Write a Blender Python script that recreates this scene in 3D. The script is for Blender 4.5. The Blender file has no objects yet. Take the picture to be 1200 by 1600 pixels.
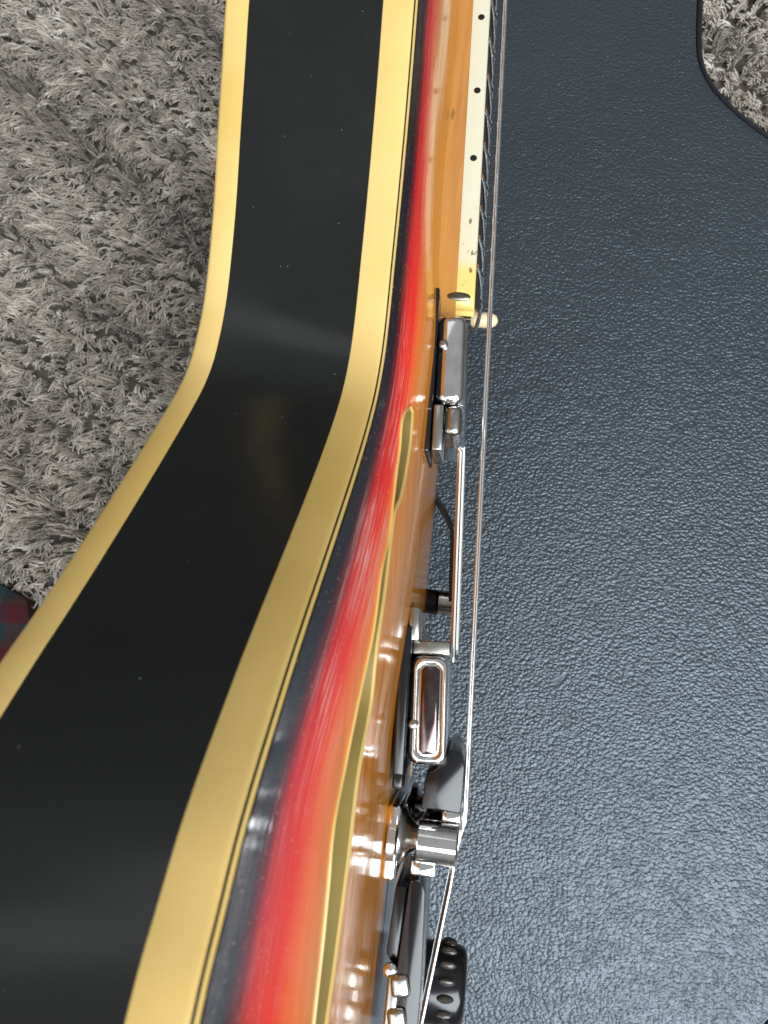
import bpy, bmesh, math, random
import numpy as np
from mathutils import Vector, Matrix

random.seed(7)
rng = np.random.default_rng(7)
S = bpy.context.scene
C = S.collection

# ------------------------------------------------------------------ frame of reference
# Guitar frame in millimetres: w = out of the soundboard (+X), u = along the strings towards the
# head (+Y), v = across the body, bass side up (+Z).  The guitar stands on edge on a case.
CASE_H = 0.085           # height of the case lid above the carpet
VB = 181.0               # half width of the lower bout: v = -VB touches the case
MM = 0.001
def Q(w, u, v): return (w*MM, u*MM, (v+VB)*MM)        # local to the guitar's base

# ------------------------------------------------------------------ camera
cd = bpy.data.cameras.new('camera'); cam = bpy.data.objects.new('camera', cd); C.objects.link(cam)
R = Matrix(((0.98875007, -0.08984786, 0.11958533),
            (0.11060835, 0.97739449, -0.1801827),
            (-0.10069302, 0.19138280, 0.9763368))).to_4x4()
cam.matrix_world = Matrix.Translation((0.02365, 0.0458, (282.302+VB)*MM + CASE_H)) @ R
cd.sensor_fit = 'VERTICAL'; cd.sensor_height = 36; cd.sensor_width = 27; cd.lens = 28.125
cd.clip_start = 0.01; cd.clip_end = 50
cd.dof.use_dof = True; cd.dof.focus_distance = 0.30; cd.dof.aperture_fstop = 30.0
S.camera = cam

# ------------------------------------------------------------------ world and lamps
wd = bpy.data.worlds.new('World'); S.world = wd; wd.use_nodes = True
nt = wd.node_tree; bg = nt.nodes['Background']
tc = nt.nodes.new('ShaderNodeTexCoord'); sx = nt.nodes.new('ShaderNodeSeparateXYZ')
mr = nt.nodes.new('ShaderNodeMapRange'); rp = nt.nodes.new('ShaderNodeValToRGB')
nt.links.new(tc.outputs['Generated'], sx.inputs[0]); nt.links.new(sx.outputs['Z'], mr.inputs[0])
mr.inputs[1].default_value = -1; mr.inputs[2].default_value = 1
rp.color_ramp.elements[0].color = (0.10, 0.098, 0.095, 1); rp.color_ramp.elements[1].color = (0.40, 0.41, 0.41, 1)
e_ = rp.color_ramp.elements.new(.55); e_.color = (0.13, 0.13, 0.13, 1); e_ = rp.color_ramp.elements.new(.78); e_.color = (0.37, 0.38, 0.38, 1)
nt.links.new(mr.outputs[0], rp.inputs[0]); nt.links.new(rp.outputs[0], bg.inputs[0])
bg.inputs[1].default_value = 1.0
def area(name, loc, target, sx_, sy_, power, col):
    l = bpy.data.lights.new(name, 'AREA'); l.shape = 'RECTANGLE'; l.size = sx_; l.size_y = sy_
    l.energy = power; l.color = col
    o = bpy.data.objects.new(name, l); C.objects.link(o); o.location = loc
    d = Vector(target)-Vector(loc); o.rotation_euler = d.to_track_quat('-Z', 'Y').to_euler()
    return o
area('window_light', (0.72, -0.85, 1.80), (0.0, 0.1, 0.1), 1.5, 1.5, 78, (0.90, 0.96, 1.0))
area('room_light', (-0.7, 1.25, 2.2), (0.0, 0.1, 0.1), 1.6, .5, 1.7, (0.95, 0.98, 1.0))
S.view_settings.view_transform = 'Standard'; S.view_settings.look = 'None'
S.view_settings.exposure = 0.0; S.view_settings.gamma = 1.0

# ------------------------------------------------------------------ materials
class N:
    def __init__(s, name):
        s.m = bpy.data.materials.new(name); s.m.use_nodes = True
        s.t = s.m.node_tree; s.b = s.t.nodes['Principled BSDF']
    def new(s, kind, **kw):
        n = s.t.nodes.new(kind)
        for k, v in kw.items(): setattr(n, k, v)
        return n
    def link(s, a, b): s.t.links.new(a, b)
    def set(s, **kw):
        for k, v in kw.items():
            s.b.inputs[k.replace('_', ' ')].default_value = v
        return s
    def coord(s, scale=(1, 1, 1), rot=(0, 0, 0)):
        tc = s.new('ShaderNodeTexCoord'); mp = s.new('ShaderNodeMapping')
        mp.inputs['Scale'].default_value = scale; mp.inputs['Rotation'].default_value = rot
        s.link(tc.outputs['Object'], mp.inputs['Vector']); return mp.outputs[0]
    def noise(s, vec, scale, detail=3, rough=.5):
        n = s.new('ShaderNodeTexNoise'); n.inputs['Scale'].default_value = scale
        n.inputs['Detail'].default_value = detail; n.inputs['Roughness'].default_value = rough
        s.link(vec, n.inputs['Vector']); return n.outputs['Fac']
    def ramp(s, fac, stops, interp='LINEAR'):
        r = s.new('ShaderNodeValToRGB'); cr = r.color_ramp; cr.interpolation = interp
        while len(cr.elements) > 1: cr.elements.remove(cr.elements[-1])
        for i, (p, c) in enumerate(stops):
            e = cr.elements[0] if i == 0 else cr.elements.new(p)
            e.position = p; e.color = (c, c, c, 1) if isinstance(c, (int, float)) else (*c, 1)
        s.link(fac, r.inputs[0]); return r.outputs[0]
    def math(s, op, a, b=None, c=None):
        n = s.new('ShaderNodeMath', operation=op)
        for i, x in enumerate((a, b, c)):
            if x is None: continue
            if isinstance(x, (int, float)): n.inputs[i].default_value = x
            else: s.link(x, n.inputs[i])
        return n.outputs[0]
    def mix(s, fac, a, b, mode='MIX'):
        n = s.new('ShaderNodeMix', data_type='RGBA', blend_type=mode)
        if isinstance(fac, (int, float)): n.inputs[0].default_value = fac
        else: s.link(fac, n.inputs[0])
        for i, x in ((6, a), (7, b)):
            if isinstance(x, tuple): n.inputs[i].default_value = (*x, 1)
            else: s.link(x, n.inputs[i])
        return n.outputs[2]
    def bump(s, h, strength=.3, dist=.001):
        n = s.new('ShaderNodeBump'); n.inputs['Strength'].default_value = strength
        n.inputs['Distance'].default_value = dist; s.link(h, n.inputs['Height'])
        s.link(n.outputs[0], s.b.inputs['Normal']); return n.outputs[0]
    def col(s, x): s.link(x, s.b.inputs['Base Color'])
    def rough(s, x): s.link(x, s.b.inputs['Roughness'])

def simple(name, col, rough, metal=0, **kw):
    n = N(name).set(Base_Color=(*col, 1), Roughness=rough, Metallic=metal)
    for k, v in kw.items(): n.b.inputs[k.replace('_', ' ')].default_value = v
    return n.m

def m_black_lacquer():
    n = N('black_lacquer').set(Roughness=.16)
    v = n.coord(); sp = n.noise(v, 900, 1)
    dust = n.ramp(sp, [(0, 0), (.815, 0), (.825, 1)])
    n.col(n.mix(n.math('MULTIPLY', dust, .5), (.006, .0065, .0065), (.4, .4, .4)))
    scr = n.ramp(n.noise(n.coord((6, 1, 1), (0, .2, .35)), 260, 2, .6), [(0, 0), (.485, 0), (.5, 1), (.515, 0)])
    smear = n.ramp(n.noise(n.coord((1, 1, .6)), 17, 5, .6), [(.35, 0), (.7, 1)])
    n.rough(n.math('ADD', n.math('MULTIPLY_ADD', smear, .22, .09), n.math('MULTIPLY', scr, .10)))
    n.bump(n.math('ADD', n.noise(v, 14, 2), n.math('MULTIPLY', n.noise(v, 55, 2), .15)), .14, .002)
    return n.m
def m_cream(name='cream_binding', a=(.66, .465, .165), b=(.57, .375, .105)):
    n = N(name).set(Roughness=.32)
    v = n.coord(); c = n.mix(n.ramp(n.noise(v, 18, 4), [(.35, 0), (.65, 1)]), a, b)
    gr = n.ramp(n.noise(v, 480, 2), [(0, 0), (.74, 0), (.78, 1)])
    n.col(n.mix(n.math('MULTIPLY', gr, .45), c, (.12, .08, .03)))
    n.bump(n.noise(v, 260, 3), .05, .0005)
    return n.m
def m_sunburst():
    n = N('sunburst_lacquer').set(Roughness=.1)
    at = n.new('ShaderNodeAttribute', attribute_name='edge')      # 0 at the rim, 1 on the centre line
    v = n.coord()
    wob = n.math('MULTIPLY_ADD', n.noise(v, 30, 3), .03, -.015)
    e = n.math('ADD', at.outputs['Fac'], wob)
    col = n.ramp(e, [(0, (.008, .006, .008)), (.07, (.012, .007, .01)), (.105, (.16, .006, .009)), (.14, (.64, .012, .010)),
                     (.205, (.84, .025, .010)), (.26, (.90, .15, .02)), (.34, (.76, .25, .02)), (.55, (.62, .22, .014)), (1, (.62, .235, .018))])
    vs = n.coord((1, .05, 1)); g = n.ramp(n.noise(vs, 420, 4, .6), [(.3, .68), (.7, 1.15)])
    inner = n.ramp(at.outputs['Fac'], [(.2, 0), (.4, 1)])
    gm = n.new('ShaderNodeMix', data_type='FLOAT'); n.link(inner, gm.inputs[0]); gm.inputs[2].default_value = 1; n.link(g, gm.inputs[3])
    col = n.mix(1.0, col, gm.outputs[0], 'MULTIPLY')
    # glints on the crazed lacquer of the red band, put in as pale streaks along the grain
    tco = n.new('ShaderNodeTexCoord'); sxy = n.new('ShaderNodeSeparateXYZ'); n.link(tco.outputs['Object'], sxy.inputs[0])
    cmb = n.new('ShaderNodeCombineXYZ'); n.link(n.math('MULTIPLY', at.outputs['Fac'], 95.0), cmb.inputs[0]); n.link(n.math('MULTIPLY', sxy.outputs['Y'], 13.0), cmb.inputs[1])
    ck = n.ramp(n.noise(cmb.outputs[0], 1.0, 3, .6), [(0, 0), (.470, 0), (.495, 1), (.505, 1), (.53, 0)])
    zone = n.ramp(at.outputs['Fac'], [(.085, 0), (.12, 1), (.24, 1), (.29, 0)])
    patch = n.math('MULTIPLY', n.ramp(n.noise(n.coord((1, .4, 1)), 45, 2), [(.38, .1), (.55, 1)]), n.ramp(n.math('MULTIPLY', sxy.outputs['Y'], 4.0), [(.02, .15), (.16, .9), (.38, 1), (.62, .12)]))
    f = n.math('MULTIPLY', n.math('MULTIPLY', ck, zone), n.math('MULTIPLY', patch, 1.0))
    col = n.mix(f, col, (.75, .5, .42))
    dust = n.ramp(n.noise(v, 1700, 1), [(0, 0), (.72, 0), (.76, 1)])
    col = n.mix(n.math('MULTIPLY', dust, .6), col, (.85, .6, .4))
    n.col(col)
    n.rough(n.math('MULTIPLY_ADD', n.noise(v, 60, 4), .12, .05))
    h = n.math('ADD', n.math('MULTIPLY', ck, .25), n.noise(n.coord((1, .3, 1)), 130, 3))
    n.bump(h, .06, .0012)
    return n.m
def m_neck_wood():
    n = N('amber_neck_wood').set(Roughness=.16)
    vs = n.coord((1, .04, 1)); g = n.noise(vs, 260, 5, .6)
    c = n.ramp(g, [(.3, (.34, .135, .025)), (.5, (.45, .20, .042)), (.7, (.50, .24, .06))])
    v = n.coord(); st = n.ramp(n.noise(n.coord((1, .35, 1)), 60, 3), [(.60, 0), (.72, .7)])
    cx = n.mix(st, c, (.22, .13, .045))
    tq = n.new('ShaderNodeTexCoord'); mq = n.new('ShaderNodeMapping'); n.link(tq.outputs['Object'], mq.inputs['Vector'])
    mq.inputs['Location'].default_value = (-.0008*900, -.2405*190, -.208*60); mq.inputs['Scale'].default_value = (900, 190, 60)
    ln = n.new('ShaderNodeVectorMath', operation='LENGTH'); n.link(mq.outputs[0], ln.inputs[0])
    kn_ = n.ramp(n.math('ADD', ln.outputs['Value'], n.math('MULTIPLY', n.noise(v, 500, 3), .8)), [(.3, .9), (.9, .7), (1.0, 0)])
    n.col(n.mix(kn_, cx, (.16, .10, .035))); n.bump(g, .04, .0006)
    return n.m
def m_fb_binding():
    n = N('pale_fingerboard_binding').set(Roughness=.3)
    tc = n.new('ShaderNodeTexCoord'); sx = n.new('ShaderNodeSeparateXYZ'); n.link(tc.outputs['Object'], sx.inputs[0])
    y = n.math('ADD', sx.outputs['Y'], n.math('MULTIPLY', n.noise(n.coord(), 90, 2), .004))
    f = n.ramp(n.math('MULTIPLY', n.math('SUBTRACT', y, .165), 1/.06), [(0, 1), (.28, .9), (.36, .15), (.75, 0)])
    c = n.mix(f, (.60, .575, .43), (.70, .52, .14))
    fleck = n.ramp(n.noise(n.coord((1, .5, 1)), 520, 1), [(0, 0), (.68, 0), (.70, 1)])
    zone = n.ramp(n.math('MULTIPLY', n.math('SUBTRACT', y, .165), 1/.06), [(.1, 0), (.2, 1), (.6, 1), (.75, 0)])
    n.col(n.mix(n.math('MULTIPLY', n.math('MULTIPLY', fleck, zone), .8), c, (.10, .07, .03)))
    return n.m
def m_chrome(name='chrome', rough=.07, col=(.80, .80, .79), grime=.4):
    n = N(name).set(Metallic=1.0)
    v = n.coord(); k = n.ramp(n.noise(v, 160, 5, .65), [(.45, 0), (.75, 1)])
    sp = n.ramp(n.noise(v, 1300, 2), [(0, 0), (.68, 0), (.74, 1)])
    n.col(n.mix(n.math('MULTIPLY', k, grime), col, (.30, .28, .25)))
    n.rough(n.math('ADD', n.math('MULTIPLY_ADD', k, .18*grime, rough), n.math('MULTIPLY', sp, .25)))
    n.bump(n.noise(v, 90, 3), .04, .0008)
    return n.m
def m_leather():
    n = N('black_grained_leather').set(Specular_IOR_Level=1.0)
    v0 = n.coord((1.0, 1.2, 1.0))
    nz = n.new('ShaderNodeTexNoise'); nz.inputs['Scale'].default_value = 90; nz.inputs['Detail'].default_value = 2; n.link(v0, nz.inputs['Vector'])
    va = n.new('ShaderNodeVectorMath', operation='MULTIPLY_ADD'); n.link(nz.outputs['Color'], va.inputs[0]); va.inputs[1].default_value = (.003, .003, .003); n.link(v0, va.inputs[2])
    def cells(sc):
        vo = n.new('ShaderNodeTexVoronoi', feature='SMOOTH_F1'); vo.inputs['Scale'].default_value = sc; vo.inputs['Smoothness'].default_value = .25
        n.link(va.outputs[0], vo.inputs['Vector']); return vo.outputs['Distance']
    big = n.noise(v0, 9, 3); mid = n.noise(v0, 45, 3)
    wr = n.noise(n.coord((1.0, 2.6, 1.0), (0, 0, .25)), 190, 3, .6)
    h = n.math('ADD', n.math('MULTIPLY', cells(500), -1.0), n.math('MULTIPLY', cells(1000), -.35))
    h = n.math('ADD', h, n.math('MULTIPLY', wr, .35))
    h = n.math('MULTIPLY', h, n.math('MULTIPLY_ADD', mid, .5, .65))
    n.bump(h, .75, .00075)
    c0 = n.mix(n.ramp(big, [(.3, 0), (.7, 1)]), (.015, .0195, .0235), (.020, .026, .031))
    dust = n.ramp(n.noise(n.coord(), 620, 1), [(0, 0), (.80, 0), (.82, 1)])
    n.col(n.mix(n.math('MULTIPLY', dust, .5), c0, (.35, .35, .34)))
    n.b.inputs['Specular Tint'].default_value = (.75, .875, 1.0, 1)
    n.rough(n.math('MULTIPLY_ADD', mid, .10, .335))
    return n.m
def m_yarn():
    n = N('taupe_shag_yarn').set(Roughness=.75)
    at = n.new('ShaderNodeAttribute', attribute_name='tint')
    n.col(n.ramp(at.outputs['Fac'], [(0, (.19, .150, .117)), (.35, (.40, .335, .275)), (.7, (.59, .515, .435)), (1, (.84, .775, .69))]))
    n.b.inputs['Sheen Weight'].default_value = .25
    return n.m
def m_carpet_base():
    n = N('carpet_backing').set(Roughness=.95); v = n.coord()
    n.col(n.ramp(n.noise(v, 120, 4), [(.3, (.06, .05, .042)), (.7, (.12, .10, .085))])); return n.m
def m_plaid():
    n = N('dark_plaid_wool').set(Roughness=.95)
    tc = n.new('ShaderNodeTexCoord'); sx = n.new('ShaderNodeSeparateXYZ'); n.link(tc.outputs['Object'], sx.inputs[0])
    a = n.ramp(n.math('FRACT', n.math('MULTIPLY', sx.outputs['X'], 34)), [(0, (.05, .003, .005)), (.35, (.045, .003, .006)), (.40, (.003, .014, .016)), (.75, (.012, .045, .05)), (.8, (.02, .012, .006)), (.84, (.01, .012, .02))])
    b = n.ramp(n.math('FRACT', n.math('MULTIPLY', sx.outputs['Y'], 34)), [(0, (.004, .016, .018)), (.4, (.008, .03, .035)), (.45, (.05, .003, .005)), (.85, (.06, .003, .01)), (.9, (.035, .02, .008))])
    n.col(n.mix(.5, a, b)); n.bump(n.noise(n.coord(), 700, 3), .6, .001); return n.m

M = dict(rim=m_black_lacquer(), cream=m_cream(), hole=m_cream('aged_shaded_hole_binding', (.29, .21, .06), (.19, .135, .036)), top=m_sunburst(), neck=m_neck_wood(),
         fbb=m_fb_binding(), chrome=m_chrome(), chrome_dull=m_chrome('worn_nickel', .2, (.42, .42, .40), .9),
         rosewood=simple('dark_rosewood', (.022, .014, .010), .45), black=simple('black_plastic', (.006, .006, .008), .18),
         rubber=simple('black_rubber', (.008, .008, .008), .55), ink=simple('black_dot', (.004, .004, .004), .35),
         fret=simple('fret_nickel', (.55, .54, .52), .25, 1.0), steel=simple('plain_steel', (.92, .92, .93), .3, 1.0),
         wound=simple('wound_nickel', (.95, .94, .92), .27, 1.0), bone=m_cream('ivory_plastic', (.80, .68, .44), (.74, .60, .36)),
         interior=simple('bare_inner_wood', (.20, .14, .06), .8), leather=m_leather(), yarn=m_yarn(), backing=m_carpet_base(), plaid=m_plaid(),
         strap=simple('dark_green_black_steel', (.018, .028, .024), .3), plate=m_chrome('painted_dark_reflection', .09, (.12, .085, .09), .4), grime=m_chrome('grimy_screw_metal', .3, (.17, .16, .13), 1.0), edge_shade=simple('smooth_black_edge_shade', (.007, .009, .014), .33), white=simple('white_ply', (.78, .77, .72), .25), brown=simple('brown_guard_ply', (.20, .075, .025), .2), rib=simple('smoky_rib', (.05, .042, .034), .16))

# ------------------------------------------------------------------ mesh helpers
def link(name, me, mat, parent, smooth=True, ang=35):
    if mat: me.materials.append(mat)
    if smooth:
        me.polygons.foreach_set('use_smooth', [True]*len(me.polygons))
        me.set_sharp_from_angle(angle=math.radians(ang))
    o = bpy.data.objects.new(name, me); C.objects.link(o)
    if parent: o.parent = parent
    return o
def mesh(name, vs, fs, mat, parent, smooth=True, ang=35):
    me = bpy.data.meshes.new(name); me.from_pydata([tuple(v) for v in vs], [], fs)
    bm = bmesh.new(); bm.from_mesh(me); bmesh.ops.recalc_face_normals(bm, faces=bm.faces); bm.to_mesh(me); bm.free()
    return link(name, me, mat, parent, smooth, ang)
def bmobj(name, bm, mat, parent, ang=35):
    me = bpy.data.meshes.new(name); bmesh.ops.recalc_face_normals(bm, faces=bm.faces); bm.to_mesh(me); bm.free()
    return link(name, me, mat, parent, True, ang)
def add_box(bm, w, u, v, bev=.6, seg=2, rot=None, piv=None):
    """box w=(w0,w1) u=(u0,u1) v=(v0,v1) in guitar millimetres"""
    t = bmesh.new(); bmesh.ops.create_cube(t, size=1)
    for x in t.verts:
        x.co = Vector(((w[0]+w[1])/2+x.co.x*(w[1]-w[0]), (u[0]+u[1])/2+x.co.y*(u[1]-u[0]), (v[0]+v[1])/2+x.co.z*(v[1]-v[0])))
    if bev: bmesh.ops.bevel(t, geom=t.edges[:], offset=bev, segments=seg, profile=.5, affect='EDGES', clamp_overlap=True)
    if rot:
        p = Vector(piv or ((w[0]+w[1])/2, (u[0]+u[1])/2, (v[0]+v[1])/2))
        bmesh.ops.transform(t, matrix=Matrix.Translation(p) @ rot @ Matrix.Translation(-p), verts=t.verts)
    for x in t.verts: x.co = Q(*x.co)
    tmp = bpy.data.meshes.new('t'); t.to_mesh(tmp); t.free(); bm.from_mesh(tmp); bpy.data.meshes.remove(tmp)
def box(name, w, u, v, mat, parent, bev=.6, seg=2, rot=None, piv=None):
    bm = bmesh.new(); add_box(bm, w, u, v, bev, seg, rot, piv); return bmobj(name, bm, mat, parent)
def RU(a): return Matrix.Rotation(math.radians(a), 4, 'Y')      # about the string axis
def RV(a): return Matrix.Rotation(math.radians(a), 4, 'Z')      # about the across axis
def lathe(name, prof, axis, cen, mat, parent, n=32, ang=40):
    """prof: (radius, height) list; axis 'w','u','v'; height runs along the axis from cen (guitar mm)"""
    vs, fs = [], []
    for r, h in prof:
        for k in range(n):
            a = 2*math.pi*k/n; x, y = r*math.cos(a), r*math.sin(a)
            p = {'w': (h, x, y), 'u': (x, h, y), 'v': (x, y, h)}[axis]
            vs.append(Q(cen[0]+p[0], cen[1]+p[1], cen[2]+p[2]))
    for i in range(len(prof)-1):
        for k in range(n):
            fs.append((i*n+k, i*n+(k+1) % n, (i+1)*n+(k+1) % n, (i+1)*n+k))
    fs.append(tuple(range(n))[::-1]); fs.append(tuple(range((len(prof)-1)*n, len(prof)*n)))
    return mesh(name, vs, fs, mat, parent, True, ang)
def tube(name, pts, r, mat, parent, n=10):
    vs, fs = [], []
    P = [Vector(p) for p in pts]
    for i, p in enumerate(P):
        d = (P[min(i+1, len(P)-1)]-P[max(i-1, 0)]).normalized()
        a = d.cross(Vector((0, 0, 1))); a = a.normalized() if a.length > 1e-6 else Vector((1, 0, 0)); b = d.cross(a)
        for k in range(n):
            t = 2*math.pi*k/n; vs.append(Q(*(p+(a*math.cos(t)+b*math.sin(t))*r)))
    for i in range(len(P)-1):
        for k in range(n): fs.append((i*n+k, i*n+(k+1) % n, (i+1)*n+(k+1) % n, (i+1)*n+k))
    fs.append(tuple(range(n))[::-1]); fs.append(tuple(range((len(P)-1)*n, len(P)*n)))
    return mesh(name, vs, fs, mat, parent, True, 60)
def prism(name, poly, a0, a1, axis, mat, parent, bev=0, seg=2):
    """poly in the two other axes extruded along axis from a0 to a1 (order of the other axes: w,u,v)"""
    bm = bmesh.new(); n = len(poly); lo, hi = [], []
    for p in poly:
        for L, a in ((lo, a0), (hi, a1)):
            c = {'w': (a, p[0], p[1]), 'u': (p[0], a, p[1]), 'v': (p[0], p[1], a)}[axis]
            L.append(bm.verts.new(Q(*c)))
    bm.faces.new(lo); bm.faces.new(hi[::-1])
    for i in range(n): bm.faces.new((lo[i], hi[i], hi[(i+1) % n], lo[(i+1) % n]))
    bmesh.ops.recalc_face_normals(bm, faces=bm.faces)
    if bev:
        es = [e for e in bm.edges if len(e.link_faces) == 2 and e.calc_face_angle(0) > math.radians(25)]
        bmesh.ops.bevel(bm, geom=es, offset=bev*MM, segments=seg, profile=.5, affect='EDGES', clamp_overlap=True)
    return bmobj(name, bm, mat, parent)
def smooth_open(pts, n):
    """Catmull-Rom resample of an open polyline to n points"""
    P = np.array(pts, float); P = np.vstack([2*P[0]-P[1], P, 2*P[-1]-P[-2]])
    out = []
    for i in range(1, len(P)-2):
        L = np.linalg.norm(P[i+1]-P[i]); m = max(4, int(L))
        for k in range(m):
            t = k/m; p0, p1, p2, p3 = P[i-1], P[i], P[i+1], P[i+2]
            out.append(.5*((2*p1)+(-p0+p2)*t+(2*p0-5*p1+4*p2-p3)*t*t+(-p0+3*p1-3*p2+p3)*t**3))
    out.append(P[-2]); out = np.array(out)
    s = np.r_[0, np.cumsum(np.linalg.norm(np.diff(out, axis=0), axis=1))]
    q = np.linspace(0, s[-1], n)
    return np.stack([np.interp(q, s, out[:, k]) for k in range(out.shape[1])], 1)
def tag(o, label=None, cat=None, kind=None):
    if label: o['label'] = label
    if cat: o['category'] = cat
    if kind: o['kind'] = kind
    return o

# ------------------------------------------------------------------ carpet
def carpet():
    ext = (-0.75, 0.55, -0.5, 0.95)
    nx, ny = 60, 70
    xs = np.linspace(-3, 3, nx); ys = np.linspace(-3, 3, ny)
    vs = [(x, y, .002*math.sin(x*40)*math.cos(y*33)) for y in ys for x in xs]
    fs = [(j*nx+i, j*nx+i+1, (j+1)*nx+i+1, (j+1)*nx+i) for j in range(ny-1) for i in range(nx-1)]
    o = mesh('carpet', vs, fs, M['backing'], None); tag(o, kind='structure')
    o['label'] = 'grey taupe shag carpet floor under everything'
    # tufts of yarn
    sp = .0061
    gx, gy = np.meshgrid(np.arange(ext[0], ext[1], sp), np.arange(ext[2], ext[3], sp))
    tx = (gx+rng.uniform(-.5, .5, gx.shape)*sp).ravel(); ty = (gy+rng.uniform(-.5, .5, gx.shape)*sp).ravel()
    keep = ~((tx > -.10) & (tx < .10) & (ty > -.12) & (ty < .48))
    tx, ty = tx[keep], ty[keep]
    nt_ = len(tx); per = 9
    def field(x, y, s, ph): return np.sin(x*s+ph)*np.cos(y*s*1.13+1.7*ph)+.6*np.sin((x*.7+y)*s*1.9+ph*2.3)
    th = -1.75+.45*field(tx, ty, 30, 1.)+.5*field(tx, ty, 85, 2.)+rng.normal(0, .5, nt_)
    lean = np.clip(.98+.32*field(tx, ty, 60, 3.)+rng.normal(0, .3, nt_), .3, 1.5)
    tt = np.clip(.5+.16*field(tx, ty, 24, .5)+rng.normal(0, .13, nt_), 0, 1)
    hgt = .0132*(1+.18*field(tx, ty, 50, 4.))
    n = nt_*per
    rep = lambda a: np.repeat(a, per)
    rx = rep(tx)+rng.normal(0, .0013, n); ry = rep(ty)+rng.normal(0, .0013, n)
    th = rep(th)+rng.normal(0, .24, n); lean = rep(lean)+rng.normal(0, .2, n)
    ln = rep(hgt)*rng.uniform(.75, 1.2, n); tint = np.clip(rep(tt)+rng.normal(0, .15, n), 0, 1)
    curl = rep(rng.normal(0, .55, nt_))+rng.normal(0, .3, n); rad = rng.uniform(.00058, .00100, n)
    seg = 4; verts = np.zeros((n, seg+1, 3, 3)); px, py, pz = rx.copy(), ry.copy(), np.zeros(n)
    for s in range(seg+1):
        t = s/seg; a = th+curl*t*1.1; el = math.pi/2-lean*(.25+1.05*t)
        dx, dy, dz = np.cos(el)*np.cos(a), np.cos(el)*np.sin(a), np.sin(el)
        side = np.stack([-np.sin(a), np.cos(a), np.zeros(n)], 1)
        upv = np.cross(side, np.stack([dx, dy, dz], 1))*-1
        r = rad*(1.0-.42*t**3)
        for k in range(3):
            an = 2*math.pi*k/3+.5
            verts[:, s, k] = np.stack([px, py, pz], 1)+(side*math.cos(an)+upv*math.sin(an))*r[:, None]
        px = px+dx*ln/seg; py = py+dy*ln/seg; pz = np.maximum(pz+dz*ln/seg, .003)
    V = verts.reshape(-1, 3); base = np.arange(n)[:, None, None, None]*(seg+1)*3
    s_ = np.arange(seg)[None, :, None, None]*3; k_ = np.arange(3)[None, None, :, None]
    q = np.array([0, 0, 0, 0])[None, None, None, :]
    k2 = (k_+1) % 3
    F = np.concatenate([base+s_+k_, base+s_+k2, base+s_+3+k2, base+s_+3+k_], 3).reshape(-1, 4)
    me = bpy.data.meshes.new('carpet_pile')
    me.vertices.add(len(V)); me.vertices.foreach_set('co', V.ravel().astype(np.float32))
    me.loops.add(F.size); me.loops.foreach_set('vertex_index', F.ravel().astype(np.int32))
    me.polygons.add(len(F)); me.polygons.foreach_set('loop_start', np.arange(0, F.size, 4, dtype=np.int32))
    me.polygons.foreach_set('use_smooth', np.ones(len(F), bool))
    me.update(); a = me.attributes.new('tint', 'FLOAT', 'POINT')
    a.data.foreach_set('value', np.repeat(tint, (seg+1)*3).astype(np.float32))
    me.materials.append(M['yarn'])
    o = bpy.data.objects.new('carpet_pile', me); C.objects.link(o); tag(o, 'grey taupe shag carpet yarn, long twisted tufts', kind='stuff')
carpet()

# ------------------------------------------------------------------ plaid blanket at the left
def blanket():
    nx, ny = 60, 60; vs = []; fs = []
    for j in range(ny):
        for i in range(nx):
            x = -.742+.46*i/(nx-1); y = -.42+.530*j/(ny-1)-.05*(i/(nx-1))
            edge = min(1, min(i, nx-1-i, ny-1-j, j)/5)
            z = .016+edge*(.016+.006*math.sin(x*70+y*25)+.005*math.sin(y*90-x*30)+.003*math.sin(x*170))
            vs.append((x+.006*math.sin(y*60), y+.006*math.sin(x*55), z))
    top = len(vs); vs += [(a, b, .006) for a, b, c in vs]
    for j in range(ny-1):
        for i in range(nx-1):
            a = j*nx+i; fs += [(a, a+1, a+nx+1, a+nx), (top+a, top+a+nx, top+a+nx+1, top+a+1)]
    per = [i for i in range(nx)]+[j*nx+nx-1 for j in range(1, ny)]+[(ny-1)*nx+i for i in range(nx-2, -1, -1)]+[j*nx for j in range(ny-2, 0, -1)]
    for a, b in zip(per, per[1:]+per[:1]): fs.append((a, b, top+b, top+a))
    o = mesh('plaid_blanket', vs, fs, M['plaid'], None)
    tag(o, 'dark red and green plaid cloth lying crumpled on the shag carpet', 'blanket')
blanket()

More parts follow.
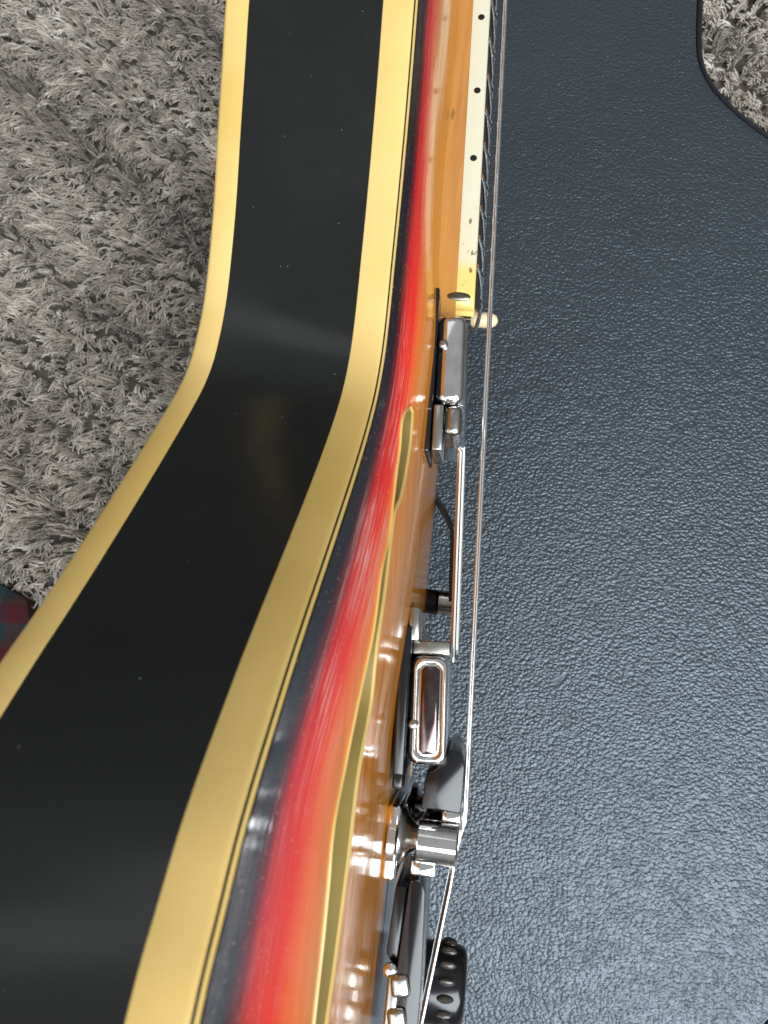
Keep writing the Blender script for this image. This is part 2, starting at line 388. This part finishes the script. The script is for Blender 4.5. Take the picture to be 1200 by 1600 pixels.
# ------------------------------------------------------------------ leather case
def case():
    root = bpy.data.objects.new('leather_case', None); C.objects.link(root)
    tag(root, 'black grained leather case lying flat on the carpet under the guitar', 'guitar case')
    right = [(30, -172), (110, -162), (163, -142), (193, -116), (218, -73), (232, 0), (240, 80), (238, 170), (230, 250), (214, 325), (199, 370),
             (186, 388), (168, 403), (155, 416), (146, 428), (140, 443), (138.3, 460), (138, 492), (139, 540), (146, 620), (150, 700), (130, 760), (80, 790), (30, 796)]
    R_ = smooth_open(right, 150)
    L_ = R_[::-1].copy(); L_[:, 0] = 30-(L_[:, 0]-30)*.86
    L_[:, 0] = np.maximum(L_[:, 0], -150)
    out = np.vstack([R_[:-1], L_[:-1]])
    def inset(o, d):
        t = np.roll(o, -1, 0)-np.roll(o, 1, 0); t /= np.linalg.norm(t, axis=1)[:, None]+1e-9
        nrm = np.stack([-t[:, 1], t[:, 0]], 1); return o+nrm*d
    n = len(out)
    def shell(name, prof, mat, cap, ang=50):
        vs, fs = [], []
        for d, z in prof:
            for p in inset(out, d): vs.append((p[0]*MM, p[1]*MM, z))
        for i in range(len(prof)-1):
            for k in range(n): fs.append((i*n+k, i*n+(k+1) % n, (i+1)*n+(k+1) % n, (i+1)*n+k))
        if cap: fs.append(tuple(range((len(prof)-1)*n, len(prof)*n)))
        if cap: fs.append(tuple(range(n))[::-1])
        return mesh(name, vs, fs, mat, root, True, ang)
    H = CASE_H
    shell('lid', [(4.6, .053), (4.6, H-.003), (5.4, H-.0007), (7.5, H-.0001), (11, H)], M['leather'], True)
    shell('shaded_edge', [(5.0, .0525), (1.5, .0525), (.6, .060), (.0, .072), (.25, H-.0058), (.9, H-.0028), (2.0, H-.0008), (3.2, H-.0001), (4.3, H-.0005), (4.9, H-.0014), (5.2, H-.003)], M['edge_shade'], False)  # rounded lid edge, its dark reflections put into a smooth black colour
    shell('tray', [(3, .004), (.8, .010), (.4, .044), (1.0, .0465)], M['leather'], True)
    shell('edge_piping', [(2.2, .0468), (.2, .0475), (-.4, .0492), (.2, .0509), (2.2, .0516)], M['black'], True)
case()

# ------------------------------------------------------------------ the guitar
G = bpy.data.objects.new('electric_guitar', None); C.objects.link(G); G.location = (0, 0, CASE_H)
tag(G, 'sunburst hollow body electric guitar with cream binding standing on edge on the black case', 'electric guitar')
WF, WB = -5.0, -57.0                       # front and back edge planes
NU = 420
bass_f = [(-172, 0), (-168, 45), (-150, 100), (-115, 145), (-75, 170), (-35, 180.6), (-12, 179.5), (2.1, 175.9), (11, 171.6), (21.7, 166.0), (36.1, 154.6), (49.8, 142.6),
          (70.4, 122.8), (88, 106.5), (102.5, 94.8), (115, 87.4), (129.4, 84.2), (151.5, 86.4), (169, 88.6), (185.9, 91.6), (202.8, 95.6), (217.6, 100.0), (240, 105), (268, 103), (295, 88), (313, 60), (320, 30), (321, 0)]
bass_b = [(-172, 0), (-168, 45), (-150, 100), (-115, 145), (-75, 170), (-35, 180.6), (-12, 178.5), (5, 172.2), (20, 163.0), (38.4, 148.0), (46.7, 140.6), (61.2, 128.4),
          (83, 111.0), (104.2, 94.8), (113, 89.2), (121.7, 86.0), (138.3, 84.4), (161.2, 88.0), (182, 94.0), (198.8, 98.4), (214.4, 102.6), (240, 107), (268, 104), (295, 88), (313, 60), (320, 30), (321, 0)]
def closed(b):
    h = smooth_open(b, NU//2+1)
    m = h[::-1].copy(); m[:, 1] = -(m[:, 1]+24*np.exp(-((m[:, 0]-108)/46)**2))      # shallower waist on the treble side
    return np.vstack([h[:-1], m[:-1]])
OF, OB = closed(bass_f), closed(bass_b)
def normal2(o):
    t = np.roll(o, -1, 0)-np.roll(o, 1, 0); t /= np.linalg.norm(t, axis=1)[:, None]
    nrm = np.stack([-t[:, 1], t[:, 0]], 1)
    if ((nrm*(o-np.array([60, 0]))).sum(1)).mean() < 0: nrm = -nrm
    return nrm
NF = normal2(OF)
def spine(o): return np.stack([np.clip(o[:, 0], -60, 225), np.zeros(len(o))], 1)
SPI = spine(OF)
def rb(r):          # domed middle that runs out into a shallow recurve before the edge
    k = 16.; x = r/.87; rp_ = -math.log(math.exp(-k*x)+math.exp(-k))/k
    return 1-max(rp_, 0)**4+.05*max(0, (r-.87)/.13)**2
def rb2(r, u):
    x = min(max((u-15)/45, 0), 1)
    return rb(r)-.3*x*x*(3-2*x)*max(0, (r-.76)/.24)**2
def arch(r, u):     # height of the top at spine fraction r; the arch flattens towards the neck joint
    ss = lambda t: (lambda x: x*x*(3-2*x))(min(max(t, 0), 1))
    m = ss((u-140)/45)
    return -5+(10-2*ss((u-2)/45)-3.2*ss((u-150)/75))*((1-m)*(rb2(r, u)-rb2(1.0, u))+m*(1-r**3))
def rim_at(w, off=0.0):
    t = (w-WF)/(WB-WF); o = OF+(OB-OF)*t
    return o+NF*off
def band(name, rows, mat, parent, ang=50, close=False):
    """rows: list of (w, offset outwards mm): a ring swept round the outline"""
    vs, fs = [], []; n = NU
    for w, off in rows:
        for p in rim_at(w, off): vs.append(Q(w, p[0], p[1]))
    m = len(rows)
    for i in range(m-1+(1 if close else 0)):
        j = (i+1) % m
        for k in range(n): fs.append((i*n+k, i*n+(k+1) % n, j*n+(k+1) % n, j*n+k))
    return mesh(name, vs, fs, mat, parent, True, ang)
body = band('side', [(WF-9.2, -3), (WF-9.2, -.10), (-20, .12), (-31, .25), (-42, .12), (WB+6.7, -.10), (WB+6.7, -3)], M['rim'], G)
# bindings: outer face, rounded shoulder, lip on the plate
def shoulder(a0, a1, m, r=2.1): return [(WF-2.15+r*math.sin(math.radians(a0+(a1-a0)*k/m)), -2.0+r*math.cos(math.radians(a0+(a1-a0)*k/m))) for k in range(m+1)]
band('front_binding', [(WF-9.2, -2.6), (WF-9.2, 0), (WF-8.9, .1)]+shoulder(0, 31, 4)+[(WF-2.6, -2.6)], M['cream'], G, 40, True)
band('back_binding', [(WB+6.7, -2.6), (WB+6.7, 0), (WB+6.4, .12), (WB+1.1, .12), (WB+.4, -.2), (WB+.08, -.8), (WB, -1.6), (WB+3, -2.6)], M['cream'], G, 60, True)
band('purfling', shoulder(31.3, 45, 2)+[(WF-2.2, -2.6)], M['ink'], G, 40, True)
band('purfling_line', shoulder(45.3, 70, 2)+[(WF-2.0, -2.6)], M['cream'], G, 40, True)
# back plate (slightly domed)
def plate(name, side, mat):
    ring = 16; vs, fs = [], []
    O = (OB+NF*-1.4) if side < 0 else OF; sp_ = spine(O)
    for i in range(ring+1):
        r = 1-i/ring*.985
        for k in range(NU):
            p = sp_[k]+(O[k]-sp_[k])*r
            vs.append(Q(WB+.4-9*(1-r**2), p[0], p[1]))
    for i in range(ring):
        for k in range(NU): fs.append((i*NU+k, i*NU+(k+1) % NU, (i+1)*NU+(k+1) % NU, (i+1)*NU+k))
    fs.append(tuple(range(ring*NU, (ring+1)*NU)))
    return mesh(name, vs, fs, mat, G)
plate('back', -1, M['rim'])

# ---- top plate with the two slots
hole_near = [(117.9, 63.4), (114.9, 67.4), (110.5, 70.4), (102.5, 72.5), (95.5, 75.7), (86.9, 79.3), (75.9, 84.2), (65.3, 91.9), (49.8, 97.9), (35.7, 104.8), (22.9, 111.1), (11.4, 117.3), (-0.2, 118.0), (-11.6, 118.1), (-21.6, 118.4), (-36, 117.9), (-50, 113.4), (-62, 106.4), (-72, 98.4)]
hole_far = [(117.2, 60.6), (112.8, 60.5), (105.6, 62.0), (96.1, 66.4), (88.2, 71.9), (81.9, 78.6), (66.2, 84.8), (50.2, 90.6), (35.2, 89.7), (21.3, 96.3), (8.5, 100.3), (-4.0, 102.4), (-16.0, 104.2), (-26.2, 106.0), (-40, 107.0), (-54, 104.0), (-66, 100.0)]
HN = smooth_open(hole_near, 90); HFa = smooth_open(hole_far, 90)
hole = np.vstack([HN, HFa[::-1]])
def outline_r(P):
    """spine fraction of points P (u,v): 1 on the edge, 0 on the centre line"""
    out = np.zeros(len(P))
    for i, p in enumerate(P):
        c = np.array([min(max(p[0], -60), 225), 0.]); d = p-c; L = np.linalg.norm(d)
        if L < 1e-6: continue
        # nearest ray in the (spine, outline) family
        ang = (SPI+(OF-SPI)); 
        best = 0
        lo = (p[0] < -60) or (p[0] > 225)
        if not lo:
            same = np.sign(OF[:, 1]) == np.sign(p[1]); U = OF[same]
            o = np.argsort(U[:, 0]); best = abs(p[1])/np.interp(p[0], U[o, 0], np.abs(U[o, 1]))
        else:
            dv = (OF-c); sel = (OF[:, 0] < -60) if p[0] < -60 else (OF[:, 0] > 225)
            dd = dv[sel]; cosv = (dd@d)/(np.linalg.norm(dd, axis=1)*L); j = np.argmax(cosv); best = L/np.linalg.norm(dd[j])
        out[i] = min(best, 1.0)
    return out
def wtop(u, v): return float(arch(outline_r(np.array([[u, v]], float))[0], u))
def top_plate():
    O = OF+NF*-1.55; ring = 60
    vs, fs = [], []
    rr = [1-i/ring*.99 for i in range(ring+1)]
    for layer in (0, 1):
        for r in rr:
            for k in range(NU):
                p = SPI[k]+(O[k]-SPI[k])*r
                vs.append(Q(arch(r, p[0])-(3.6 if layer else 0)+(.12 if layer == 0 else 0), p[0], p[1]))
    L = (ring+1)*NU
    for i in range(ring):
        for k in range(NU):
            a, b = i*NU+k, i*NU+(k+1) % NU
            fs.append((a, b, b+NU, a+NU)); fs.append((L+a, L+a+NU, L+b+NU, L+b))
    for k in range(NU):
        b = (k+1) % NU; fs.append((k, L+k, L+b, b))
    fs.append(tuple(range(ring*NU, (ring+1)*NU))); fs.append(tuple(range(L+ring*NU, L+(ring+1)*NU))[::-1])
    o = mesh('top', vs, fs, M['top'], G)
    for sgn in (1, -1):
        poly = [(p[0], p[1]*sgn) for p in hole]
        c = prism('cutter', poly, -25, 25, 'w', None, G)
        md = o.modifiers.new('cut', 'BOOLEAN'); md.operation = 'DIFFERENCE'; md.object = c; md.solver = 'EXACT'
    dg = bpy.context.evaluated_depsgraph_get()
    me = bpy.data.meshes.new_from_object(o.evaluated_get(dg)); o.modifiers.clear(); o.data = me
    for c in [x for x in bpy.data.objects if x.name.startswith('cutter')]: bpy.data.objects.remove(c)
    P = np.zeros(len(me.vertices)*3); me.vertices.foreach_get('co', P); P = P.reshape(-1, 3)/MM
    r = outline_r(np.stack([P[:, 1], P[:, 2]-VB], 1))
    a = me.attributes.new('edge', 'FLOAT', 'POINT'); a.data.foreach_set('value', (1-r).astype(np.float32))
    me.polygons.foreach_set('use_smooth', [True]*len(me.polygons)); me.set_sharp_from_angle(angle=math.radians(30))
    return o
top_plate()
def hole_binding(sgn):
  n = len(hole)
  if True:
    t = np.roll(hole, -1, 0)-np.roll(hole, 1, 0); t /= np.linalg.norm(t, axis=1)[:, None]+1e-9
    nr = np.stack([-t[:, 1], t[:, 0]], 1)
    cen = hole.mean(0)
    i0 = 45
    if nr[i0] @ (HFa[45]-HN[45]) < 0: nr = -nr        # into the hole
    wid = np.r_[np.full(len(HN), .35), np.full(len(HFa), 1.9)]
    gap = np.r_[np.linalg.norm(HN-HFa, axis=1), np.linalg.norm(HN-HFa, axis=1)[::-1]]
    wid = np.minimum(wid, gap*.30)
    W = np.array([wtop(*p) for p in hole])
  for nm, mt, rows in (('sound_hole_binding', M['cream'], [(0.0, -3.4), (0.0, .30), (.12, .42), (.86, .42), (1.0, .20), (1.0, -.25)]),
                       ('sound_hole_wall', M['hole'], [(1.0, -.26), (1.0, -5.5), (.6, -5.5)])):  # wall: shade inside the slot painted in as a darker, aged cream
    vs, fs = [], []
    for f, dz in rows:
        for k in range(n):
            p = hole[k]+nr[k]*(wid[k]*f-.02)
            vs.append(Q(W[k]+dz, p[0], p[1]*sgn))
    for i in range(len(rows)-1):
        for k in range(n): fs.append((i*n+k, i*n+(k+1) % n, (i+1)*n+(k+1) % n, (i+1)*n+k))
    mesh(nm, vs, fs, mt, G, True, 45)
for s_ in (1, -1): hole_binding(s_)
# inner centre block closes the view through the slots
box('centre_block', (WB+2, -6.5), (-150, 290), (-34, 34), M['interior'], G, 1)
band('inner_lining', [(WF-4, -6), (-30, -6), (WB+3, -6)], M['interior'], G)

# ---- neck, fingerboard
def fb0(u): return 4.0+(287-u)*.0405          # underside of the fingerboard binding
def hw(u): return 27.0-max(0, u-166)/482*6.0  # half width of the neck
def neck():
    us = [160.5, 161.1, 162.6, 168, 178, 200, 230, 260, 290, 312, 326, 345, 380, 450, 560, 640]
    vs, fs = [], []; m = 0
    for i, u in enumerate(us):
        h = hw(u)-.15; t = fb0(u)-.02
        bot = -12 if u < 312 else (-12+(u-312)*.25 if u < 330 else -7.5)
        bot = max(bot, t-22) if u > 312 else bot
        dv = {0: 2.2, 1: 1.0, 2: .3}.get(i, 0)
        lip = {0: 1.6, 1: .7, 2: .2}.get(i, 0)
        if u <= 312: ring = [(t, h-dv), (t-.6-lip*.2, h-dv+0), (bot*.5+t*.5, h-dv+.12), (bot, h-dv), (bot, -(h-dv)), (bot*.5+t*.5, -(h-dv+.12)), (t-.6, -(h-dv)), (t, -(h-dv))]
        else: ring = [(t, h), (t-2, h-.1), (t*.45+bot*.55, h*.86), (bot, h*.45), (bot, -h*.45), (t*.45+bot*.55, -h*.86), (t-2, -h+.1), (t, -h)]
        m = len(ring)
        for w, v in ring: vs.append(Q(w, u+(max(0, 22.4-v)*.45*max(0, 1-(u-168)/40)), v))
    for i in range(len(us)-1):
        for k in range(m): fs.append((i*m+k, i*m+(k+1) % m, (i+1)*m+(k+1) % m, (i+1)*m+k))
    fs.append(tuple(range(m))[::-1]); fs.append(tuple(range((len(us)-1)*m, len(us)*m)))
    mesh('neck', vs, fs, M['neck'], G, True, 40)
neck()
BT = 6.3
def board():
    us = np.linspace(168, 640, 60); vs, fs = [], []; m = 9
    for u in us:
        h = hw(u)-1.55; b = fb0(u)
        ring = [(b+.05, h)]+[(b+BT-.05+1.5*(1-(k/3.)**2), h*k/3.) for k in (3, 2, 1, 0, -1, -2, -3)]+[(b+.05, -h)]
        for w, v in ring: vs.append(Q(w, u+(max(0, 22.4-v)*.45*max(0, 1-(u-168)/40)), v))
    for i in range(len(us)-1):
        for k in range(m): fs.append((i*m+k, i*m+(k+1) % m, (i+1)*m+(k+1) % m, (i+1)*m+k))
    fs.append(tuple(range(m))[::-1]); fs.append(tuple(range((len(us)-1)*m, len(us)*m)))
    mesh('fingerboard', vs, fs, M['rosewood'], G, True, 25)
    # binding: bass strip, round the end, treble strip
    path = [(640, hw(640), 0)]+[(u, hw(u), 0) for u in np.linspace(600, 172, 40)]
    path += [(169.5, 26.7, 0), (167.4, 25.9, 0), (166.3, 24.4, 0), (166.6, 22.4, 0)]
    full = [(a, b) for a, b, c in path]+[(166.6+(22.4-v)*.45, v) for v in (15, 5, -5, -15, -22)]
    full += [(191, -26.0), (195, -26.6)]+[(u, -hw(u)) for u in np.linspace(202, 640, 40)]
    F_ = np.array(full); t = np.gradient(F_, axis=0); t /= np.linalg.norm(t, axis=1)[:, None]
    nr = np.stack([t[:, 1], -t[:, 0]], 1)
    vs, fs = [], []; 
    for i, (p, q) in enumerate(zip(F_, nr)):
        if q[1]*p[1] > 0 or (abs(p[1]) < 21 and q[0] < 0): q = -q     # inwards
        b = fb0(max(p[0], 166)); e = 1 if 168 < p[0] else 0
        droop = 0
        rows = [(b, 0), (b+BT-.7, 0), (b+BT-.15, .3), (b+BT+.05, .8), (b+BT+.02, 1.5), (b, 1.5)]
        for w, d in rows: vs.append(Q(w, p[0]+q[0]*d, p[1]+q[1]*d))
    m = 6
    for i in range(len(F_)-1):
        for k in range(m): fs.append((i*m+k, i*m+(k+1) % m, (i+1)*m+(k+1) % m, (i+1)*m+k))
    fs.append(tuple(range(m))[::-1]); fs.append(tuple(range((len(F_)-1)*m, len(F_)*m)))
    mesh('fingerboard_binding', vs, fs, M['fbb'], G, True, 50)
    # side dots
    dots = [281.3, 250.4, 223.0]+[648*2**(-(n_-.5)/12) for n_ in (12, 9, 7, 5, 3)]
    src = None
    for u in dots:
        if src is None:
            d = lathe('side_dot', [(1.0, -.5), (1.25, .0), (1.2, .10), (.7, .14)], 'v', (0, 0, 0), M['ink'], G, 24)
            src = d; zero = Vector(Q(0, 0, 0))
            d.data.transform(Matrix.Translation(-zero))
        else:
            d = src.copy(); C.objects.link(d)
        d.location = Q(fb0(u)+BT*.5+.1, u, hw(u))
    # frets: thin arched wires
    fsrc = None
    for n_ in range(1, 23):
        u = 648*2**(-n_/12)
        if u < 170: continue
        h = hw(u)-.4; b = fb0(u)+BT
        pts = [(b+.1+1.55*(1-(k/8.)**2)+.35*(1-abs(k/8.)**12), u, h*k/8.) for k in range(8, -9, -1)]
        tube('fret', pts, .85, M['fret'], G, 8)
board()
lathe('nut', [(2.6, -20), (2.9, -19.5), (2.9, 19.5), (2.6, 20)], 'v', (fb0(640)+BT-.6, 641.5, 0), M['bone'], G, 16)
# oval screw set in the end of the neck
lathe('neck_end_screw', [(3.1, -.9), (3.1, .1), (2.6, .55), (1.2, .8)], 'v', (0, 0, 0), M['chrome'], G, 24)
sc = bpy.data.objects['neck_end_screw']; sc.data.materials[0] = M['grime']; sc.data.transform(Matrix.Translation(-Vector(Q(0, 0, 0)))); sc.data.transform(Matrix.Diagonal((1.3, .5, .55, 1))); sc.location = Q(9.6, 169.9, 26.9)

# ---- strings
def sw(u): return 27.0-.0408*u
VBR = [25, 15, 5, -5, -15, -25]; RAD = [.48, .42, .36, .28, .22, .17]
for i, (vb, r) in enumerate(zip(VBR, RAD)):
    vn = vb*.70
    f = lambda u: vb+(vn-vb)*u/640
    rad_ = 1.15*(1-(vb/25)**2)
    pts = [(sw(640)-.2+rad_, 640, vn)]+[(sw(u)+rad_, u, f(u)) for u in (500, 380, 280, 200, 120, 60, 20, 2)]
    pts += [(sw(0)-.05+rad_, -1.5, vb), (sw(0)-.9+rad_, -5, vb*.985), (24.6, -20, vb*.95), (20.4, -55, vb*.86), (18.6, -70, vb*.83), (16.6, -86, vb*.8)]
    tube('string', pts, r, M['wound'] if i < 3 else M['steel'], G, 10)

# ---- pickups
def pickup(u0, u1, w0, w1, tilt, ring, screw_u, rt_, vh=38):
    p = bpy.data.objects.new('pickup', None); C.objects.link(p); p.parent = G
    uc = (u0+u1)/2
    rt = RV(tilt); piv = (w0, uc, 0)
    # black surround, following the top
    a, b = ring
    bm = bmesh.new()
    add_box(bm, (w0-rt_, w0-.05), (u0-3, b), (-vh-2.0, vh+2.0), .8, 3, RV(tilt*.7), piv)
    if a < u0-3: add_box(bm, (w0-rt_+.1, w0-.15), (a, u0-2.0), (18, vh+1.8), .8, 3, RV(tilt*.7), piv)
    bmobj('surround', bm, M['black'], p)
    box('cover', (w0, w1), (u0, u1), (-vh, vh), M['chrome'], p, 3.4, 6, rt, piv)
    lathe('side_screw', [(1.5, -.4), (1.5, .5), (1.1, .9), (.3, 1.0)], 'v', (w0+1.9, screw_u, vh+.2), M['chrome_dull'], p, 18)
    return p
p1 = pickup(127.5, 158.5, 4.9, 14.6, 3.2, (111, 166.5), 147.5, 2.6)
bm = bmesh.new()
add_box(bm, (6.2, 9.4), (112, 127), (20, 39), .5, 2, RV(3)); add_box(bm, (9.6, 15.2), (117.5, 127.6), (20, 38.0), 2.2, 4, RV(2))
bmobj('height_bracket', bm, M['chrome_dull'], p1)
p2 = pickup(16.2, 48.0, 7.6, 19.2, 4.0, (9.5, 56.5), 28.0, 3.6)
bm = bmesh.new()
add_box(bm, (6.5, 18.4), (48.6, 53.0), (-34, 34), .8, 3, RV(4)); add_box(bm, (5.0, 8.2), (52.5, 62.5), (24, 37), .6, 2, RV(4)); add_box(bm, (6.0, 8.0), (52.0, 58.0), (-30, 30), .5)
bmobj('height_bracket', bm, M['chrome_dull'], p2)
# raised frame round the side of the rear cover
def cover_rim(parent, u0, u1, w0, w1, v):
    vs, fs = [], []; n = 40
    def rr(a, b, c, d, r):
        out = []
        for (cx, cy, st) in ((b-r, d-r, 0), (a+r, d-r, 90), (a+r, c+r, 180), (b-r, c+r, 270)):
            for k in range(10): t = math.radians(st+10*k); out.append((cx+r*math.cos(t), cy+r*math.sin(t)))
        return out
    rings = [(0, -.2), (.25, .35), (1.0, .55), (1.6, .35), (1.9, -.1)]
    for ins, dv in rings:
        for a in rr(w0+ins, w1-ins, u0+ins, u1-ins, 2.6): vs.append(Q(a[0], a[1], v+dv))
    for i in range(len(rings)-1):
        for k in range(n): fs.append((i*n+k, i*n+(k+1) % n, (i+1)*n+(k+1) % n, (i+1)*n+k))
    o = mesh('cover_rim', vs, fs, M['chrome'], parent, True, 60)
    o.data.transform(Matrix.Translation(Vector(Q(8, 32, 0))) @ RV(4.0) @ Matrix.Translation(-Vector(Q(8, 32, 0))))
cover_rim(p2, 17.0, 47.4, 8.6, 19.0, 38.0)
box('cover_reflection', (10.1, 17.7), (18.5, 46.0), (30, 38.3), M['plate'], p2, 2.2, 3, RV(4.0), (8, 32, 0))  # dark reflection on the cover side, put in as a dark metal inset

# ---- pickup selector switch
sw_ = bpy.data.objects.new('toggle_switch', None); C.objects.link(sw_); sw_.parent = G
lathe('lever', [(1.5, 0), (1.5, 9.5)], 'w', (3.0, 192.2, -40), M['chrome'], sw_, 16)
lathe('collar', [(6, -2), (6, 1.5), (4.2, 2.6), (3.6, 4.2)], 'w', (3.2, 192.2, -40), M['chrome'], sw_, 24)
lathe('tip', [(2.6, 0), (3.1, .8), (3.3, 2.4), (3.35, 6.8), (3.05, 9.0), (2.2, 10.5), (.9, 11.2), (.15, 11.4)], 'w', (12.2, 192.2, -40), M['bone'], sw_, 24)

# ---- pickguard on its bracket
pg = bpy.data.objects.new('pickguard', None); C.objects.link(pg); pg.parent = G
def guard(name, d0, d1, mat, grow):
    poly = [(131.5+grow, -22+grow*.5), (51-grow*14, -22+grow*.5), (50-grow*8, -36), (52, -56), (72, -72), (110, -64), (131.5+grow, -48)]
    bm = bmesh.new(); lo, hi = [], []
    for u, v in poly:
        b = 12.2+(132.6-u)*.058
        lo.append(bm.verts.new(Q(b+d0, u, v))); hi.append(bm.verts.new(Q(b+d1, u, v)))
    bm.faces.new(lo); bm.faces.new(hi[::-1]); n = len(lo)
    for i in range(n): bm.faces.new((lo[i], hi[i], hi[(i+1) % n], lo[(i+1) % n]))
    bmobj(name, bm, mat, pg)
guard('lower_ply', .0, 1.05, M['brown'], 0); guard('white_ply', 1.06, 1.75, M['white'], .25); guard('black_ply', 1.76, 2.15, M['ink'], .1); guard('top_ply', 2.16, 2.95, M['white'], -.1)
# strap bracket and standoff
pts = [(.5, 122, 0), (3.5, 117.0, 0), (8.8, 110, 0), (11.8, 104.5, 0), (12.6, 100, 0), (12.9, 96, 0), (14.4, 74, 0)]
vs, fs = [], []
for i, (w, u, _) in enumerate(pts):
    a = Vector(pts[max(i-1, 0)][:2]); b = Vector(pts[min(i+1, len(pts)-1)][:2]); t = (b-a).normalized(); nn = Vector((t.y, -t.x))*.75
    for s1, vv in ((1, -49), (1, -69), (-1, -69), (-1, -49)): vs.append(Q(w+nn.x*s1, u+nn.y*s1, vv))
for i in range(len(pts)-1):
    for k in range(4): fs.append((i*4+k, i*4+(k+1) % 4, (i+1)*4+(k+1) % 4, (i+1)*4+k))
fs.append((3, 2, 1, 0)); fs.append(tuple(range((len(pts)-1)*4, len(pts)*4)))
mesh('bracket_strap', vs, fs, M['strap'], pg)
lathe('rubber_bush', [(4.6, -5.5), (5.2, -5), (5.2, 5), (4.6, 5.6)], 'w', (3.4, 72.2, -60), M['rubber'], pg, 28)
lathe('standoff', [(4.4, 0), (5.0, .5), (5.0, 6.6), (4.4, 7.2)], 'w', (9.0, 72.2, -60), M['chrome_dull'], pg, 28)

# ---- bridge
br = bpy.data.objects.new('bridge', None); C.objects.link(br); br.parent = G
bm = bmesh.new(); add_box(bm, (4.2, 8.6), (-17.5, 4.0), (-34, 34), 1.4, 3); bmobj('base', bm, M['chrome'], br)
for sgn in (1, -1):
    lathe('thumb_wheel', [(8.8, -1.6), (9.6, -1.2), (9.6, 1.0), (8.8, 1.6), (3.0, 1.8)], 'w', (6.4, -6.5, 26*sgn), M['chrome'], br, 40)
    # tapered wing foot
    vs, fs = [], []; n = 28
    prof = [(8.8, 7.6, 9.5), (9.8, 7.0, 8.8), (10.8, 5.2, 7.0), (12.0, 3.6, 5.2), (14.0, 3.0, 4.2)]
    lathe('wing_foot', [(8.6, 8.2), (8.2, 9.4), (6.4, 10.6), (4.6, 11.8), (3.6, 13.2), (3.4, 14.2)], 'w', (0, -5.5, 27*sgn), M['chrome_dull'], br, 32)
    lathe('end_post', [(5.6, 13.6), (6.1, 14.0), (6.1, 25.2), (5.5, 25.9)], 'w', (0, -6.0, 28.5*sgn), M['chrome'], br, 40)
box('saddle_bar', (14.4, 24.8), (-10.8, .4), (-28, 28), M['chrome'], br, .8, 3)
box('saddle_lip', (20.2, 26.1), (.2, 3.4), (-29, 29), M['chrome'], br, .7, 3)
prism('front_plate', [(13.8, 3.3), (25.7, 3.3), (26.0, 16.5), (24.6, 20.5), (21.5, 21.5), (17.0, 15.0), (14.4, 13.5)], -29, 29, 'v', M['black'], br, .6)
box('rear_plate', (12.6, 20.0), (-15.6, -11.6), (-30, 30), M['chrome'], br, .7, 3)
for vb in VBR: box('saddle', (24.3, 26.5), (-6.2, -.6), (vb-2.2, vb+2.2), M['chrome_dull'], br, .5, 2)

# ---- tailpiece
tp = bpy.data.objects.new('tailpiece', None); C.objects.link(tp); tp.parent = G
rot = RV(-1.0)
poly = [(12.2, -20.2), (13.0, -19.0), (14.8, -18.6), (16.6, -19.6), (17.4, -22.0), (18.8, -50), (19.0, -100), (13.6, -100), (10.4, -60)]
prism('bar', poly, -27, 22, 'v', M['black'], tp, .5)
prism('under_block', [(8.0, -22.5), (11.9, -22), (10.6, -46), (7.2, -42)], -24, 18, 'v', M['black'], tp, .5)
bm = bmesh.new()
for k in range(5):
    add_box(bm, (9.6+.1*k, 15.6), (-52-9*k, -45.5-9*k), (16, 23.4+.5*math.sin(k*2)), 1.5, 3, RV(12))
add_box(bm, (8.6, 12.4), (-100, -46), (10, 22.6), .9, 3)
bmobj('hinge', bm, M['chrome_dull'], tp)
lathe('hinge_screw', [(2.2, -.5), (2.2, .7), (1.3, 1.3), (.2, 1.4)], 'v', (9.2, -45.5, 20.5), M['chrome'], tp, 20)
box('trapeze', (2.5, 5.5), (-168, -96), (-18, 18), M['chrome'], tp, 1.0, 3, RV(6))
lathe('crossbar', [(3.4, -30), (4.2, -29), (4.2, 29), (3.4, 30)], 'v', (13.5, -98, 0), M['chrome'], tp, 24)

# ---- ribbed control knob beyond the strings
kn = bpy.data.objects.new('control_knob', None); C.objects.link(kn); kn.parent = G
KC = (1.2, -71.0, -48)
lathe('knob_body', [(14.0, 6.5), (14.4, 7.5), (14.2, 22), (13.9, 29.6), (13.4, 31.2), (12.4, 32.2), (10.5, 32.7)], 'w', KC, M['black'], kn, 56)
src = None
for k in range(16):
    a = 2*math.pi*k/16
    if src is None:
        bm = bmesh.new(); bmesh.ops.create_uvsphere(bm, u_segments=8, v_segments=6, radius=1)
        for v in bm.verts: v.co = Vector((v.co.x*3.3, v.co.y*1.9, v.co.z*1.5))*MM
        src = bmobj('grip_rib', bm, M['rib'], kn); d = src
    else: d = src.copy(); C.objects.link(d)
    d.location = Q(26.6, KC[1]+14.0*math.cos(a), KC[2]+14.0*math.sin(a)); d.rotation_euler = (a, 0, 0)
